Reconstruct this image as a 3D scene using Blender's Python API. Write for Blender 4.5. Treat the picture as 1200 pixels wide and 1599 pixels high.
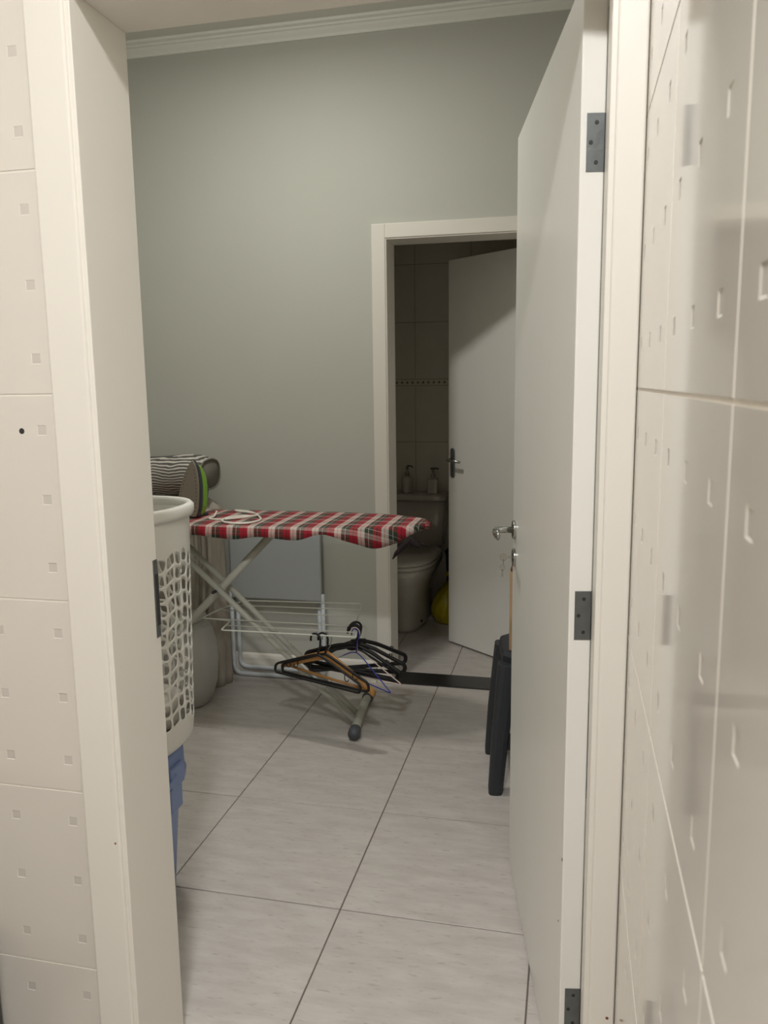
import bpy, bmesh, math, random
from mathutils import Vector, Matrix, Euler
random.seed(7)
PI = math.pi
for o in list(bpy.data.objects):
    bpy.data.objects.remove(o)
S = bpy.context.scene
C = S.collection

# ------------------------------------------------------------------ camera
pitch, yaw, roll, FPX = -0.15884, -0.22835, -0.01293, 1261.39
fw = Vector((math.sin(yaw)*math.cos(pitch), math.cos(yaw)*math.cos(pitch), math.sin(pitch)))
rt = Vector((math.cos(yaw), -math.sin(yaw), 0)); up = rt.cross(fw)
rt2 = rt*math.cos(roll) + up*math.sin(roll); up2 = -rt*math.sin(roll) + up*math.cos(roll)
cd = bpy.data.cameras.new('camera'); cam = bpy.data.objects.new('camera', cd); C.objects.link(cam)
M4 = Matrix((rt2, up2, -fw)).transposed().to_4x4(); M4.translation = (0, 0, 1.44)
cam.matrix_world = M4
cd.sensor_fit = 'HORIZONTAL'; cd.sensor_width = 36; cd.lens = FPX/1200*36
cd.clip_start = 0.02
cd.dof.use_dof = True; cd.dof.focus_distance = 2.2; cd.dof.aperture_fstop = 13
S.camera = cam

# ------------------------------------------------------------------ world, lamps, exposure
W = bpy.data.worlds.new('world'); S.world = W; W.use_nodes = True
W.node_tree.nodes['Background'].inputs[0].default_value = (.9, .95, 1, 1)
W.node_tree.nodes['Background'].inputs[1].default_value = 0.05
def area(name, loc, size, power, col):
    l = bpy.data.lights.new(name, 'AREA'); l.shape = 'DISK'; l.size = size; l.energy = power; l.color = col
    o = bpy.data.objects.new(name, l); C.objects.link(o); o.location = loc
    return o
LAUNDRY_LAMP = (-1.14, 2.60, 2.985)
HALL_LAMP = (-0.19, -0.08, 2.985)
def bulb(name, loc, r, power, col):
    l = bpy.data.lights.new(name, 'POINT'); l.shadow_soft_size = r; l.energy = power; l.color = col
    o = bpy.data.objects.new(name, l); C.objects.link(o); o.location = loc
LCOL, HCOL = (1.0, .985, .935), (.985, .99, 1.0)
area('laundry_lamp_light', (LAUNDRY_LAMP[0], LAUNDRY_LAMP[1], 2.895), .20, 14, LCOL)
bulb('laundry_lamp_glow', (LAUNDRY_LAMP[0], LAUNDRY_LAMP[1], 2.875), .05, 5, LCOL)
area('hall_lamp_light', (HALL_LAMP[0], HALL_LAMP[1], 2.90), .26, 45.5, HCOL)
S.view_settings.view_transform = 'Standard'; S.view_settings.look = 'None'
S.view_settings.gamma = 1; S.view_settings.use_curve_mapping = False
S.view_settings.exposure = 0.0

# ------------------------------------------------------------------ materials
def lin(c):
    return tuple((x/12.92 if x <= .04045 else ((x+.055)/1.055)**2.4) for x in c)
def rgb(r, g, b): return lin((r/255, g/255, b/255)) + (1,)
MATS = {}
def new(name):
    m = bpy.data.materials.new(name); m.use_nodes = True; MATS[name] = m
    return m, m.node_tree, m.node_tree.nodes['Principled BSDF']
def N(t, ty, **kw):
    n = t.nodes.new(ty)
    for k, v in kw.items(): setattr(n, k, v)
    return n
def plain(name, col, rough=.5, metal=0, noise=.03, scale=12, bump=0, coat=0, spec=.5, stretch=(1,1,1), trans=0, ior=1.45):
    """paint / plastic / metal with a faint procedural mottling"""
    m, t, b = new(name)
    co = N(t, 'ShaderNodeTexCoord'); mp = N(t, 'ShaderNodeMapping'); mp.inputs['Scale'].default_value = stretch
    nz = N(t, 'ShaderNodeTexNoise'); nz.inputs['Scale'].default_value = scale; nz.inputs['Detail'].default_value = 4
    t.links.new(co.outputs['Object'], mp.inputs[0]); t.links.new(mp.outputs[0], nz.inputs['Vector'])
    r = N(t, 'ShaderNodeMix', data_type='RGBA')
    r.inputs[6].default_value = tuple(max(0, x*(1-noise)) for x in col[:3]) + (1,)
    r.inputs[7].default_value = tuple(min(1, x*(1+noise)) for x in col[:3]) + (1,)
    t.links.new(nz.outputs[0], r.inputs[0]); t.links.new(r.outputs[2], b.inputs['Base Color'])
    b.inputs['Roughness'].default_value = rough; b.inputs['Metallic'].default_value = metal
    b.inputs['Specular IOR Level'].default_value = spec; b.inputs['Coat Weight'].default_value = coat
    if trans: b.inputs['Transmission Weight'].default_value = trans; b.inputs['IOR'].default_value = ior
    if bump:
        bp = N(t, 'ShaderNodeBump'); bp.inputs['Strength'].default_value = bump; bp.inputs['Distance'].default_value = .002
        t.links.new(nz.outputs[0], bp.inputs['Height']); t.links.new(bp.outputs[0], b.inputs['Normal'])
    return m
plain('paint_trim', rgb(232, 227, 217), .38, noise=.015, scale=4)
plain('paint_door', rgb(239, 237, 230), .30, noise=.02, scale=3, stretch=(3, 3, .6))
plain('paint_wall', rgb(196, 196, 186), .75, noise=.02, scale=3, bump=.03)
plain('paint_hall', rgb(225, 217, 205), .7, noise=.02, scale=3)
plain('paint_ceiling', rgb(226, 224, 216), .8, noise=.01, scale=3)
plain('cornice', rgb(240, 240, 232), .6, noise=.02, scale=8)
plain('tile_wall', rgb(222, 216, 206), .07, noise=.012, scale=5, spec=.6)
plain('tile_square', rgb(206, 200, 191), .25, noise=.03, scale=40)
plain('grout_light', rgb(230, 224, 213), .8, noise=.03, scale=40)
plain('grout_dark', rgb(112, 104, 97), .9, noise=.15, scale=60)
plain('tile_bath', rgb(238, 232, 217), .3, noise=.03, scale=8)
plain('grout_bath', rgb(168, 160, 144), .8)
plain('steel', rgb(178, 178, 174), .22, 1, noise=.05, scale=20)
plain('steel_dull', rgb(122, 126, 126), .45, .85, noise=.18, scale=60, bump=.3)
plain('screw', rgb(70, 74, 76), .5, .8)
plain('granite', rgb(38, 37, 36), .25, noise=.5, scale=180)
plain('ceramic', rgb(200, 193, 184), .12, noise=.01, coat=.3)
plain('plastic_white', rgb(230, 228, 220), .4, noise=.01)
plain('plastic_white_blue', rgb(196, 201, 204), .4, noise=.01)
plain('plastic_blue', rgb(132, 150, 194), .42, noise=.04)
plain('plastic_black', rgb(14, 13, 12), .5, noise=.1)
plain('plastic_charcoal', rgb(46, 49, 54), .5, noise=.06, scale=60, bump=.4)
plain('rubber_grey', rgb(72, 76, 80), .55)
plain('metal_white', rgb(190, 190, 178), .4, noise=.03)
plain('wire_white', rgb(205, 205, 194), .45, noise=.03)
plain('wood_orange', rgb(180, 130, 72), .4, noise=.22, scale=14, stretch=(1, 6, 6))
plain('wire_blue', rgb(38, 50, 150), .35)
plain('wire_pale', rgb(214, 196, 188), .4)
plain('cardboard', rgb(190, 158, 122), .8, noise=.07, scale=30)
plain('cardboard_top', rgb(108, 66, 54), .8, noise=.1)
plain('bag_yellow', rgb(176, 160, 22), .35, noise=.22, scale=22, bump=.8)
plain('bin_dark', rgb(52, 62, 66), .4)
plain('quilt', rgb(170, 162, 150), .9, noise=.38, scale=9, stretch=(3, 3, .7), bump=.6)
plain('tub_white', rgb(186, 184, 178), .55, noise=.02)
plain('iron_dark', rgb(46, 52, 58), .35, noise=.05)
plain('iron_sole', rgb(150, 140, 128), .28, .55, noise=.05, scale=14)
plain('iron_green', rgb(120, 176, 40), .25, noise=.06)
plain('iron_pale', rgb(168, 186, 150), .35)
plain('cord_white', rgb(226, 222, 210), .5)
plain('board_pad', rgb(196, 186, 164), .8)
plain('glass_pale', rgb(226, 220, 206), .12, noise=.02, trans=.25)
plain('soap', rgb(176, 140, 124), .3, noise=.05)
plain('appliance_dark', rgb(40, 44, 46), .4, noise=.05)
plain('rust', rgb(120, 76, 44), .8, noise=.2)
plain('hole_dark', rgb(48, 46, 48), .7)
plain('pillow_side', rgb(122, 118, 108), .9, noise=.06, scale=30)
plain('tie_fabric', rgb(28, 18, 19), .95, noise=.6, scale=60)  # black-red cloth, darkened further for the shade on the hanging ends
plain('fabric_pale', rgb(222, 218, 210), .9, noise=.04)
plain('fabric_rose', rgb(150, 112, 106), .9, noise=.1)

def lampmat(name, col, e):
    m, t, b = new(name)
    b.inputs['Base Color'].default_value = (.9, .9, .88, 1)
    b.inputs['Emission Color'].default_value = col; b.inputs['Emission Strength'].default_value = e
lampmat('lamp_glow', (1, .95, .86, 1), 3.0)

def floor_tile_mat():
    m, t, b = new('tile_floor')
    co = N(t, 'ShaderNodeTexCoord'); oi = N(t, 'ShaderNodeObjectInfo')
    ad = N(t, 'ShaderNodeVectorMath', operation='ADD')
    mp = N(t, 'ShaderNodeMapping'); mp.inputs['Scale'].default_value = (1, 3.6, 1)
    sc = N(t, 'ShaderNodeVectorMath', operation='SCALE'); sc.inputs['Scale'].default_value = 3
    t.links.new(oi.outputs['Location'], sc.inputs[0])
    t.links.new(co.outputs['Object'], ad.inputs[0]); t.links.new(sc.outputs[0], ad.inputs[1])
    t.links.new(ad.outputs[0], mp.inputs[0])
    n1 = N(t, 'ShaderNodeTexNoise'); n1.inputs['Scale'].default_value = 7; n1.inputs['Detail'].default_value = 6; n1.inputs['Roughness'].default_value = .6
    n2 = N(t, 'ShaderNodeTexNoise'); n2.inputs['Scale'].default_value = 26; n2.inputs['Detail'].default_value = 3
    for n in (n1, n2): t.links.new(mp.outputs[0], n.inputs['Vector'])
    r1 = N(t, 'ShaderNodeValToRGB'); r1.color_ramp.elements[0].position = .36; r1.color_ramp.elements[1].position = .66
    r1.color_ramp.elements[0].color = rgb(186, 179, 173); r1.color_ramp.elements[1].color = rgb(200, 194, 188)
    r2 = N(t, 'ShaderNodeValToRGB'); r2.color_ramp.elements[0].position = .28; r2.color_ramp.elements[1].position = .40
    r2.color_ramp.elements[0].color = rgb(222, 218, 214); r2.color_ramp.elements[1].color = (1, 1, 1, 1)
    mx = N(t, 'ShaderNodeMix', data_type='RGBA', blend_type='MULTIPLY'); mx.inputs[0].default_value = .75
    t.links.new(n1.outputs[0], r1.inputs[0]); t.links.new(n2.outputs[0], r2.inputs[0])
    t.links.new(r1.outputs[0], mx.inputs[6]); t.links.new(r2.outputs[0], mx.inputs[7])
    t.links.new(mx.outputs[2], b.inputs['Base Color'])
    b.inputs['Roughness'].default_value = .42; b.inputs['Specular IOR Level'].default_value = .4
floor_tile_mat()

def plaid_mat():
    m, t, b = new('plaid')
    co = N(t, 'ShaderNodeTexCoord'); sp = N(t, 'ShaderNodeSeparateXYZ'); t.links.new(co.outputs['UV'], sp.inputs[0])
    def bands(src, period, stops):
        d = N(t, 'ShaderNodeMath', operation='DIVIDE'); d.inputs[1].default_value = period; t.links.new(src, d.inputs[0])
        f = N(t, 'ShaderNodeMath', operation='FRACT'); t.links.new(d.outputs[0], f.inputs[0])
        r = N(t, 'ShaderNodeValToRGB'); r.color_ramp.interpolation = 'CONSTANT'
        e = r.color_ramp.elements; e[0].position = stops[0][0]; e[0].color = stops[0][1]; e[1].position = stops[1][0]; e[1].color = stops[1][1]
        for p, c in stops[2:]:
            k = e.new(p); k.color = c
        t.links.new(f.outputs[0], r.inputs[0]); return r.outputs[0]
    red, grn, wht, drk = rgb(160, 22, 42), rgb(46, 58, 46), rgb(200, 188, 178), rgb(34, 30, 30)
    a = bands(sp.outputs[0], .0875, [(0, red), (.14, drk), (.17, red), (.34, wht), (.46, rgb(196, 140, 136)), (.50, wht), (.64, grn), (.80, wht), (.82, grn)])
    c = bands(sp.outputs[1], .0875, [(0, red), (.16, drk), (.20, red), (.34, wht), (.44, rgb(196, 140, 136)), (.50, wht), (.58, grn), (.76, wht), (.79, grn)])
    mx = N(t, 'ShaderNodeMix', data_type='RGBA'); mx.inputs[0].default_value = .33
    t.links.new(a, mx.inputs[6]); t.links.new(c, mx.inputs[7]); t.links.new(mx.outputs[2], b.inputs['Base Color'])
    b.inputs['Roughness'].default_value = .9
plaid_mat()

def stripe_mat():
    m, t, b = new('pillow_stripe')
    co = N(t, 'ShaderNodeTexCoord'); sp = N(t, 'ShaderNodeSeparateXYZ'); t.links.new(co.outputs['Object'], sp.inputs[0])
    nz = N(t, 'ShaderNodeTexNoise'); nz.inputs['Scale'].default_value = 9; t.links.new(co.outputs['Object'], nz.inputs['Vector'])
    k = N(t, 'ShaderNodeMath', operation='MULTIPLY_ADD'); k.inputs[1].default_value = .035
    t.links.new(nz.outputs[0], k.inputs[0]); t.links.new(sp.outputs[2], k.inputs[2])
    d = N(t, 'ShaderNodeMath', operation='DIVIDE'); d.inputs[1].default_value = .0125; t.links.new(k.outputs[0], d.inputs[0])
    f = N(t, 'ShaderNodeMath', operation='FRACT'); t.links.new(d.outputs[0], f.inputs[0])
    r = N(t, 'ShaderNodeValToRGB'); r.color_ramp.interpolation = 'CONSTANT'
    r.color_ramp.elements[0].color = rgb(92, 90, 86); r.color_ramp.elements[1].position = .55; r.color_ramp.elements[1].color = rgb(206, 200, 190)
    t.links.new(f.outputs[0], r.inputs[0]); t.links.new(r.outputs[0], b.inputs['Base Color']); b.inputs['Roughness'].default_value = .9
stripe_mat()

def border_mat():
    m, t, b = new('border_print')
    co = N(t, 'ShaderNodeTexCoord'); sp = N(t, 'ShaderNodeSeparateXYZ'); t.links.new(co.outputs['Object'], sp.inputs[0])
    d = N(t, 'ShaderNodeMath', operation='MULTIPLY'); d.inputs[1].default_value = 2*PI/.034; t.links.new(sp.outputs[0], d.inputs[0])
    s = N(t, 'ShaderNodeMath', operation='COSINE'); t.links.new(d.outputs[0], s.inputs[0])
    z = N(t, 'ShaderNodeMath', operation='MULTIPLY'); z.inputs[1].default_value = 2*PI/.038; t.links.new(sp.outputs[2], z.inputs[0])
    s2 = N(t, 'ShaderNodeMath', operation='COSINE'); t.links.new(z.outputs[0], s2.inputs[0])
    ad = N(t, 'ShaderNodeMath', operation='ADD'); t.links.new(s.outputs[0], ad.inputs[0]); t.links.new(s2.outputs[0], ad.inputs[1])
    r = N(t, 'ShaderNodeValToRGB'); r.color_ramp.interpolation = 'CONSTANT'
    r.color_ramp.elements[0].color = rgb(240, 234, 218); r.color_ramp.elements[1].position = 1.0; r.color_ramp.elements[1].color = rgb(140, 124, 100)
    hv = N(t, 'ShaderNodeMath', operation='DIVIDE'); hv.inputs[1].default_value = 1.25; t.links.new(ad.outputs[0], hv.inputs[0])
    t.links.new(hv.outputs[0], r.inputs[0]); t.links.new(r.outputs[0], b.inputs['Base Color']); b.inputs['Roughness'].default_value = .35
border_mat()

# ------------------------------------------------------------------ mesh helpers (world coordinates)
def wloc(o):
    v = Vector((0, 0, 0))
    while o is not None:
        v += o.location; o = o.parent
    return v
def obj(name, bm, mats, parent=None, smooth=False, origin=None, bevel=0, seg=2, local=False):
    me = bpy.data.meshes.new(name)
    base = Vector((0, 0, 0))
    if not local:
        base = wloc(parent) if parent is not None else Vector(origin or (0, 0, 0))
        bmesh.ops.translate(bm, verts=bm.verts, vec=-base)
    bmesh.ops.recalc_face_normals(bm, faces=bm.faces)
    bm.to_mesh(me); bm.free()
    for mt in (mats if isinstance(mats, (list, tuple)) else [mats]): me.materials.append(MATS[mt])
    o = bpy.data.objects.new(name, me); C.objects.link(o)
    if parent is not None: o.parent = parent
    elif not local: o.location = base
    if smooth:
        for p in me.polygons: p.use_smooth = True
    if bevel:
        b = o.modifiers.new('bevel', 'BEVEL'); b.width = bevel; b.segments = seg; b.limit_method = 'ANGLE'; b.angle_limit = .6
    return o
def tag(o, label=None, cat=None, group=None, kind=None):
    if label: o['label'] = label
    if cat: o['category'] = cat
    if group: o['group'] = group
    if kind: o['kind'] = kind
    return o
def thing(name, label, cat, loc, group=None, kind=None):
    o = bpy.data.objects.new(name, None); C.objects.link(o); o.location = loc; o.empty_display_size = .05
    return tag(o, label, cat, group, kind)
def nb(): return bmesh.new()
def box(bm, x0, x1, y0, y1, z0, z1, mi=0):
    v = [bm.verts.new(p) for p in ((x0,y0,z0),(x1,y0,z0),(x1,y1,z0),(x0,y1,z0),(x0,y0,z1),(x1,y0,z1),(x1,y1,z1),(x0,y1,z1))]
    for f in ((3,2,1,0),(4,5,6,7),(0,1,5,4),(1,2,6,5),(2,3,7,6),(3,0,4,7)):
        bm.faces.new([v[i] for i in f]).material_index = mi
    return v
def obox(bm, o, ax, ay, az, x0, x1, y0, y1, z0, z1, mi=0):
    """box in an oriented frame"""
    v = box(bm, x0, x1, y0, y1, z0, z1, mi)
    for q in v: q.co = Vector(o) + Vector(ax)*q.co.x + Vector(ay)*q.co.y + Vector(az)*q.co.z
    return v
def loft(bm, rings, cap=True, closed=True, mi=0):
    R = [[bm.verts.new(p) for p in r] for r in rings]
    n = len(R[0])
    for a, b in zip(R, R[1:]):
        for i in range(n if closed else n-1):
            j = (i+1) % n
            bm.faces.new((a[i], a[j], b[j], b[i])).material_index = mi
    if cap and closed:
        bm.faces.new(R[0][::-1]).material_index = mi; bm.faces.new(R[-1]).material_index = mi
    return R
def tube(bm, pts, r, n=10, closed=False, cap=True, mi=0):
    pts = [Vector(p) for p in pts]; m = len(pts); rings = []
    ref = None
    for i, p in enumerate(pts):
        if closed: t = (pts[(i+1) % m]-pts[i-1])
        else: t = pts[min(i+1, m-1)]-pts[max(i-1, 0)]
        t.normalize()
        if ref is None:
            ref = t.orthogonal().normalized()
        ref = (ref - t*ref.dot(t)).normalized()
        b = t.cross(ref)
        rr = r[i] if isinstance(r, (list, tuple)) else r
        rings.append([p + (ref*math.cos(2*PI*k/n) + b*math.sin(2*PI*k/n))*rr for k in range(n)])
    if closed: rings.append(rings[0])
    if closed:
        R = [[bm.verts.new(p) for p in rg] for rg in rings[:-1]]; R.append(R[0])
        for a, b in zip(R, R[1:]):
            for i in range(n):
                j = (i+1) % n
                bm.faces.new((a[i], a[j], b[j], b[i])).material_index = mi
    else: loft(bm, rings, cap, mi=mi)
def roundpath(pts, rad, seg=6, closed=False):
    """polyline with rounded corners"""
    pts = [Vector(p) for p in pts]; out = []; m = len(pts)
    for i, p in enumerate(pts):
        if not closed and i in (0, m-1): out.append(p); continue
        a, b = pts[i-1], pts[(i+1) % m]
        da, db = (a-p), (b-p); l = min(rad, da.length*.49, db.length*.49)
        A, B = p+da.normalized()*l, p+db.normalized()*l
        for k in range(seg+1):
            s = k/seg; out.append(A*(1-s)**2 + p*2*s*(1-s) + B*s*s)
    return out
def smoothpath(p, it=3):
    p = [Vector(a) for a in p]
    for _ in range(it):
        q = [p[0]]
        for a, b in zip(p, p[1:]): q += [a*.75+b*.25, a*.25+b*.75]
        q.append(p[-1]); p = q
    return p
def lathe(bm, c, prof, n=32, sx=1, sy=1, e=2.0, mi=0, cap=True):
    """profile [(r,z)] about c; e>2 makes a rounded square"""
    rings = []
    for r, z in prof:
        rg = []
        for k in range(n):
            a = 2*PI*k/n; ca, sa = math.cos(a), math.sin(a)
            q = (abs(ca)**e + abs(sa)**e)**(-1/e)
            rg.append((c[0]+r*q*ca*sx, c[1]+r*q*sa*sy, c[2]+z))
        rings.append(rg)
    loft(bm, rings, cap, mi=mi)
def disc(bm, c, ax, r, th, n=24, mi=0):
    """short cylinder along ax"""
    ax = Vector(ax).normalized(); u = ax.orthogonal().normalized(); v = ax.cross(u); c = Vector(c)
    rg = lambda s, rr: [c+ax*s+(u*math.cos(2*PI*k/n)+v*math.sin(2*PI*k/n))*rr for k in range(n)]
    loft(bm, [rg(0, r), rg(th*.7, r), rg(th, r*.93)], mi=mi)
def struct(name, bm, mats, label=None, **kw):
    o = obj(name, bm, mats, **kw); tag(o, label, kind='structure'); return o

# ------------------------------------------------------------------ dimensions
YF0, YF1 = 1.292, 1.444          # partition wall with the first doorway
XJL, XJR, ZS = -.8155, .0435, 2.08
YB0, YB1 = 3.65, 3.80            # wall with the bathroom doorway
XBL, XBR, ZB = -.820, -.010, 2.067
XR = .095                        # tiled hall wall on the right
XLR, XLL, ZC = .16, -2.42, 2.985  # laundry right / left walls and ceiling
XHL, YH0, ZH = -2.3, -2.2, 2.985  # hall
YBB, XBTL, XBTR, ZBC = 5.10, -1.22, .20, 2.60  # bathroom

# ------------------------------------------------------------------ floors
T = .523
bm = nb(); box(bm, XLL-.1, XLR+.1, YF1-.16, YB0, -.08, -.0035)
FL = struct('floor', bm, 'grout_dark', 'large off-white stone-look floor tiles with dark joints in the laundry room')
def tile_slab(name, sx, sy, th, bev, mat):
    bm = nb()
    h = lambda s, z: [(-sx/2+s, -sy/2+s, z), (sx/2-s, -sy/2+s, z), (sx/2-s, sy/2-s, z), (-sx/2+s, sy/2-s, z)]
    loft(bm, [h(0, -th), h(0, -bev), h(bev, 0)])
    me = bpy.data.meshes.new(name); bmesh.ops.recalc_face_normals(bm, faces=bm.faces); bm.to_mesh(me); bm.free()
    me.materials.append(MATS[mat]); return me
TILE_CACHE = {}
def floor_tiles(parent, X0, Y0, t, xa, xb, ya, yb, gap, mat):
    i0 = math.floor((xa-X0)/t); i1 = math.ceil((xb-X0)/t); j0 = math.floor((ya-Y0)/t); j1 = math.ceil((yb-Y0)/t)
    for i in range(i0, i1):
        for j in range(j0, j1):
            a, b = max(xa, X0+i*t), min(xb, X0+(i+1)*t); c, d = max(ya, Y0+j*t), min(yb, Y0+(j+1)*t)
            if b-a < .02 or d-c < .02: continue
            key = (mat, round(b-a, 3), round(d-c, 3))
            if key not in TILE_CACHE: TILE_CACHE[key] = tile_slab('tile', b-a-gap, d-c-gap, .006, .0012, mat)
            o = bpy.data.objects.new('tile', TILE_CACHE[key]); C.objects.link(o); o.parent = parent
            o.location = ((a+b)/2, (c+d)/2, random.uniform(-.0003, .0003))
floor_tiles(FL, -.5933, 2.4776, T, XLL, XLR, YF1-.15, YB0, .0038, 'tile_floor')
bm = nb(); box(bm, XHL-.1, XR+.1, YH0-.1, YF1-.16, -.08, -.0035)
FH = struct('floor_hall', bm, 'grout_dark', 'off-white tiled floor of the passage in front of the door')
floor_tiles(FH, -.5933, 2.4776, T, XHL, XR, YH0, YF1-.15, .0045, 'tile_floor')
bm = nb(); box(bm, XBTL-.1, XBTR+.1, YB1, YBB+.1, -.08, -.0035)
FB = struct('floor_bathroom', bm, 'grout_dark', 'pale floor tiles inside the bathroom')
floor_tiles(FB, -.555, 4.40, .35, XBTL, XBTR, YB1, YBB, .004, 'tile_floor')
bm = nb(); box(bm, XBL-.03, XBR+.03, YB0-.005, YB1, -.06, .006)
struct('trim_1', bm, 'granite', 'black speckled granite threshold under the bathroom doorway', bevel=.002)

# ------------------------------------------------------------------ tiled walls of the hall
TW = .3825
def square_tile(w0, w1, h0, h1, gap=.0044, th=.006, sq=.0095, dep=.0007):
    """wall tile with nine small sunk squares, local (u, depth, v); cropped to w0..w1, h0..h1 of the full tile"""
    g = gap/2
    def lines(a, b):
        L = [max(g, a+g)]
        for k in range(3):
            c = TW*(k+.5)/3
            for s in (-sq, sq):
                if a+g < c+s < b-g: L.append(c+s)
        L.append(min(TW-g, b-g)); return L
    U, V = lines(w0, w1), lines(h0, h1)
    def insq(a, b):
        m = (a+b)/2
        return any(abs(m-TW*(k+.5)/3) < sq*.9 for k in range(3)) and abs((b-a)-2*sq) < 1e-4
    bm = nb(); vv = {}
    def V_(u, v, d):
        k = (round(u, 5), round(v, 5), round(d, 5))
        if k not in vv: vv[k] = bm.verts.new((u, d, v))
        return vv[k]
    for a, b in zip(U, U[1:]):
        for c, d in zip(V, V[1:]):
            if insq(a, b) and insq(c, d):
                i = .0016
                o = [V_(a, c, 0), V_(b, c, 0), V_(b, d, 0), V_(a, d, 0)]
                n = [V_(a+i, c+i, dep), V_(b-i, c+i, dep), V_(b-i, d-i, dep), V_(a+i, d-i, dep)]
                for q in range(4): bm.faces.new((o[q], o[(q+1) % 4], n[(q+1) % 4], n[q])).material_index = 0
                bm.faces.new(n).material_index = 1
            else:
                bm.faces.new([V_(a, c, 0), V_(b, c, 0), V_(b, d, 0), V_(a, d, 0)])
    ea = [V_(u, V[0], 0) for u in U] + [V_(U[-1], v, 0) for v in V[1:]] + [V_(u, V[-1], 0) for u in U[-2::-1]] + [V_(U[0], v, 0) for v in V[-2:0:-1]]
    eb = []
    for q in ea:
        bx = Vector((q.co.x, th, q.co.z)); eb.append(bm.verts.new(bx))
    em = []
    cx, cz = (U[0]+U[-1])/2, (V[0]+V[-1])/2
    for q in range(len(ea)):
        j = (q+1) % len(ea); bm.faces.new((ea[q], ea[j], eb[j], eb[q]))
    me = bpy.data.meshes.new('tile'); bmesh.ops.recalc_face_normals(bm, faces=bm.faces)
    # make the face look towards -depth
    bm.faces.ensure_lookup_table()
    bm.to_mesh(me); bm.free()
    me.materials.append(MATS['tile_wall']); me.materials.append(MATS['tile_square'])
    return me
WT = {}
def put_tile(parent, u0, v0, cw, ch, place):
    key = (round(cw[0], 3), round(cw[1], 3), round(ch[0], 3), round(ch[1], 3))
    if key not in WT: WT[key] = square_tile(cw[0], cw[1], ch[0], ch[1])
    o = bpy.data.objects.new('tile', WT[key]); C.objects.link(o); o.parent = parent
    place(o, u0, v0)
ZT0 = 1.426-4*TW
def tile_rows(zmax):
    k = 0
    while True:
        z0 = ZT0+k*TW
        if z0 > zmax-.02: return
        yield z0, max(0, -z0), min(TW, zmax-z0); k += 1
# front partition wall (with the doorway)
TT = .006
bm = nb()
box(bm, XHL, XJL-.03, YF0+.0010, YF1, 0, ZH+.1)
box(bm, XJR+.03, XLR+.1, YF0+.0010, YF1, 0, ZH+.1)
box(bm, XJL-.03, XJR+.03, YF0+.0010, YF1, ZS+.03, ZH+.1)
WF = struct('wall_front', bm, 'grout_light', 'white tiled wall beside the open doorway, small square insets in the tiles')
for c in range(4):
    for z0, a, b in tile_rows(ZH):
        x0 = -.872-(c+1)*TW
        put_tile(WF, x0, z0, (max(0, XHL-x0), TW), (a, b), lambda o, u, v: setattr(o, 'location', (u, YF0, v)))
for c in range(3):
    for z0, a, b in tile_rows(ZH):
        if z0 < ZS: continue
        x0 = -.872+c*TW
        put_tile(WF, x0, z0, (0, min(TW, XR-x0)), (a, b), lambda o, u, v: setattr(o, 'location', (u, YF0, v)))
# laundry face of the partition, painted
bm = nb()
box(bm, XLL, XJL-.03, YF1, YF1+.004, 0, ZC); box(bm, XJR+.03, XLR, YF1, YF1+.004, 0, ZC); box(bm, XJL-.03, XJR+.03, YF1, YF1+.004, ZS+.03, ZC)
struct('wall_laundry_front', bm, 'paint_wall', 'painted laundry side of the partition wall')
# right hall wall
bm = nb(); box(bm, XR+.0010, XR+.12, YH0, YF0+TT, 0, ZH)
WR = struct('wall_right', bm, 'grout_light', 'glossy white tiled wall running along the right side, with sunk squares')
def place_r(o, u, v):
    o.location = (XR, u, v); o.rotation_euler = (0, 0, -PI/2)
for c in range(8):
    for z0, a, b in tile_rows(ZH):
        y1 = YF0-c*TW
        put_tile(WR, y1, z0, (0, TW), (a, b), place_r)
# rest of the hall
bm = nb(); box(bm, XHL-.1, XHL, YH0, YF1, 0, ZH); struct('wall_left', bm, 'paint_hall', 'plain wall of the passage, out of view on the left')
bm = nb(); box(bm, XHL-.1, XR+.12, YH0-.1, YH0, 0, ZH); struct('wall_rear', bm, 'paint_hall', 'plain wall behind the camera')
bm = nb(); box(bm, XHL-.1, XR+.12, YH0-.1, YF0, ZH, ZH+.1); struct('ceiling_hall', bm, 'paint_ceiling', 'white ceiling of the passage')

# ------------------------------------------------------------------ laundry shell
bm = nb()
box(bm, XLL, XBL-.03, YB0, YB1, 0, ZC); box(bm, XBR+.03, XLR+.1, YB0, YB1, 0, ZC); box(bm, XBL-.03, XBR+.03, YB0, YB1, ZB+.03, ZC)
struct('wall_back', bm, 'paint_wall', 'plain pale grey-green painted wall at the far end of the laundry room')
bm = nb(); box(bm, XLL-.1, XLL, YF1, YB1, 0, ZC); struct('wall_laundry_left', bm, 'paint_wall', 'painted left wall of the laundry room')
bm = nb(); box(bm, XLR, XLR+.1, YF1, YB1, 0, ZC); struct('wall_laundry_right', bm, 'paint_wall', 'painted right wall of the laundry room behind the open door')
bm = nb(); box(bm, XLL-.1, XLR+.1, YF1, YB1, ZC, ZC+.1); struct('ceiling', bm, 'paint_ceiling', 'white ceiling of the laundry room')
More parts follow.
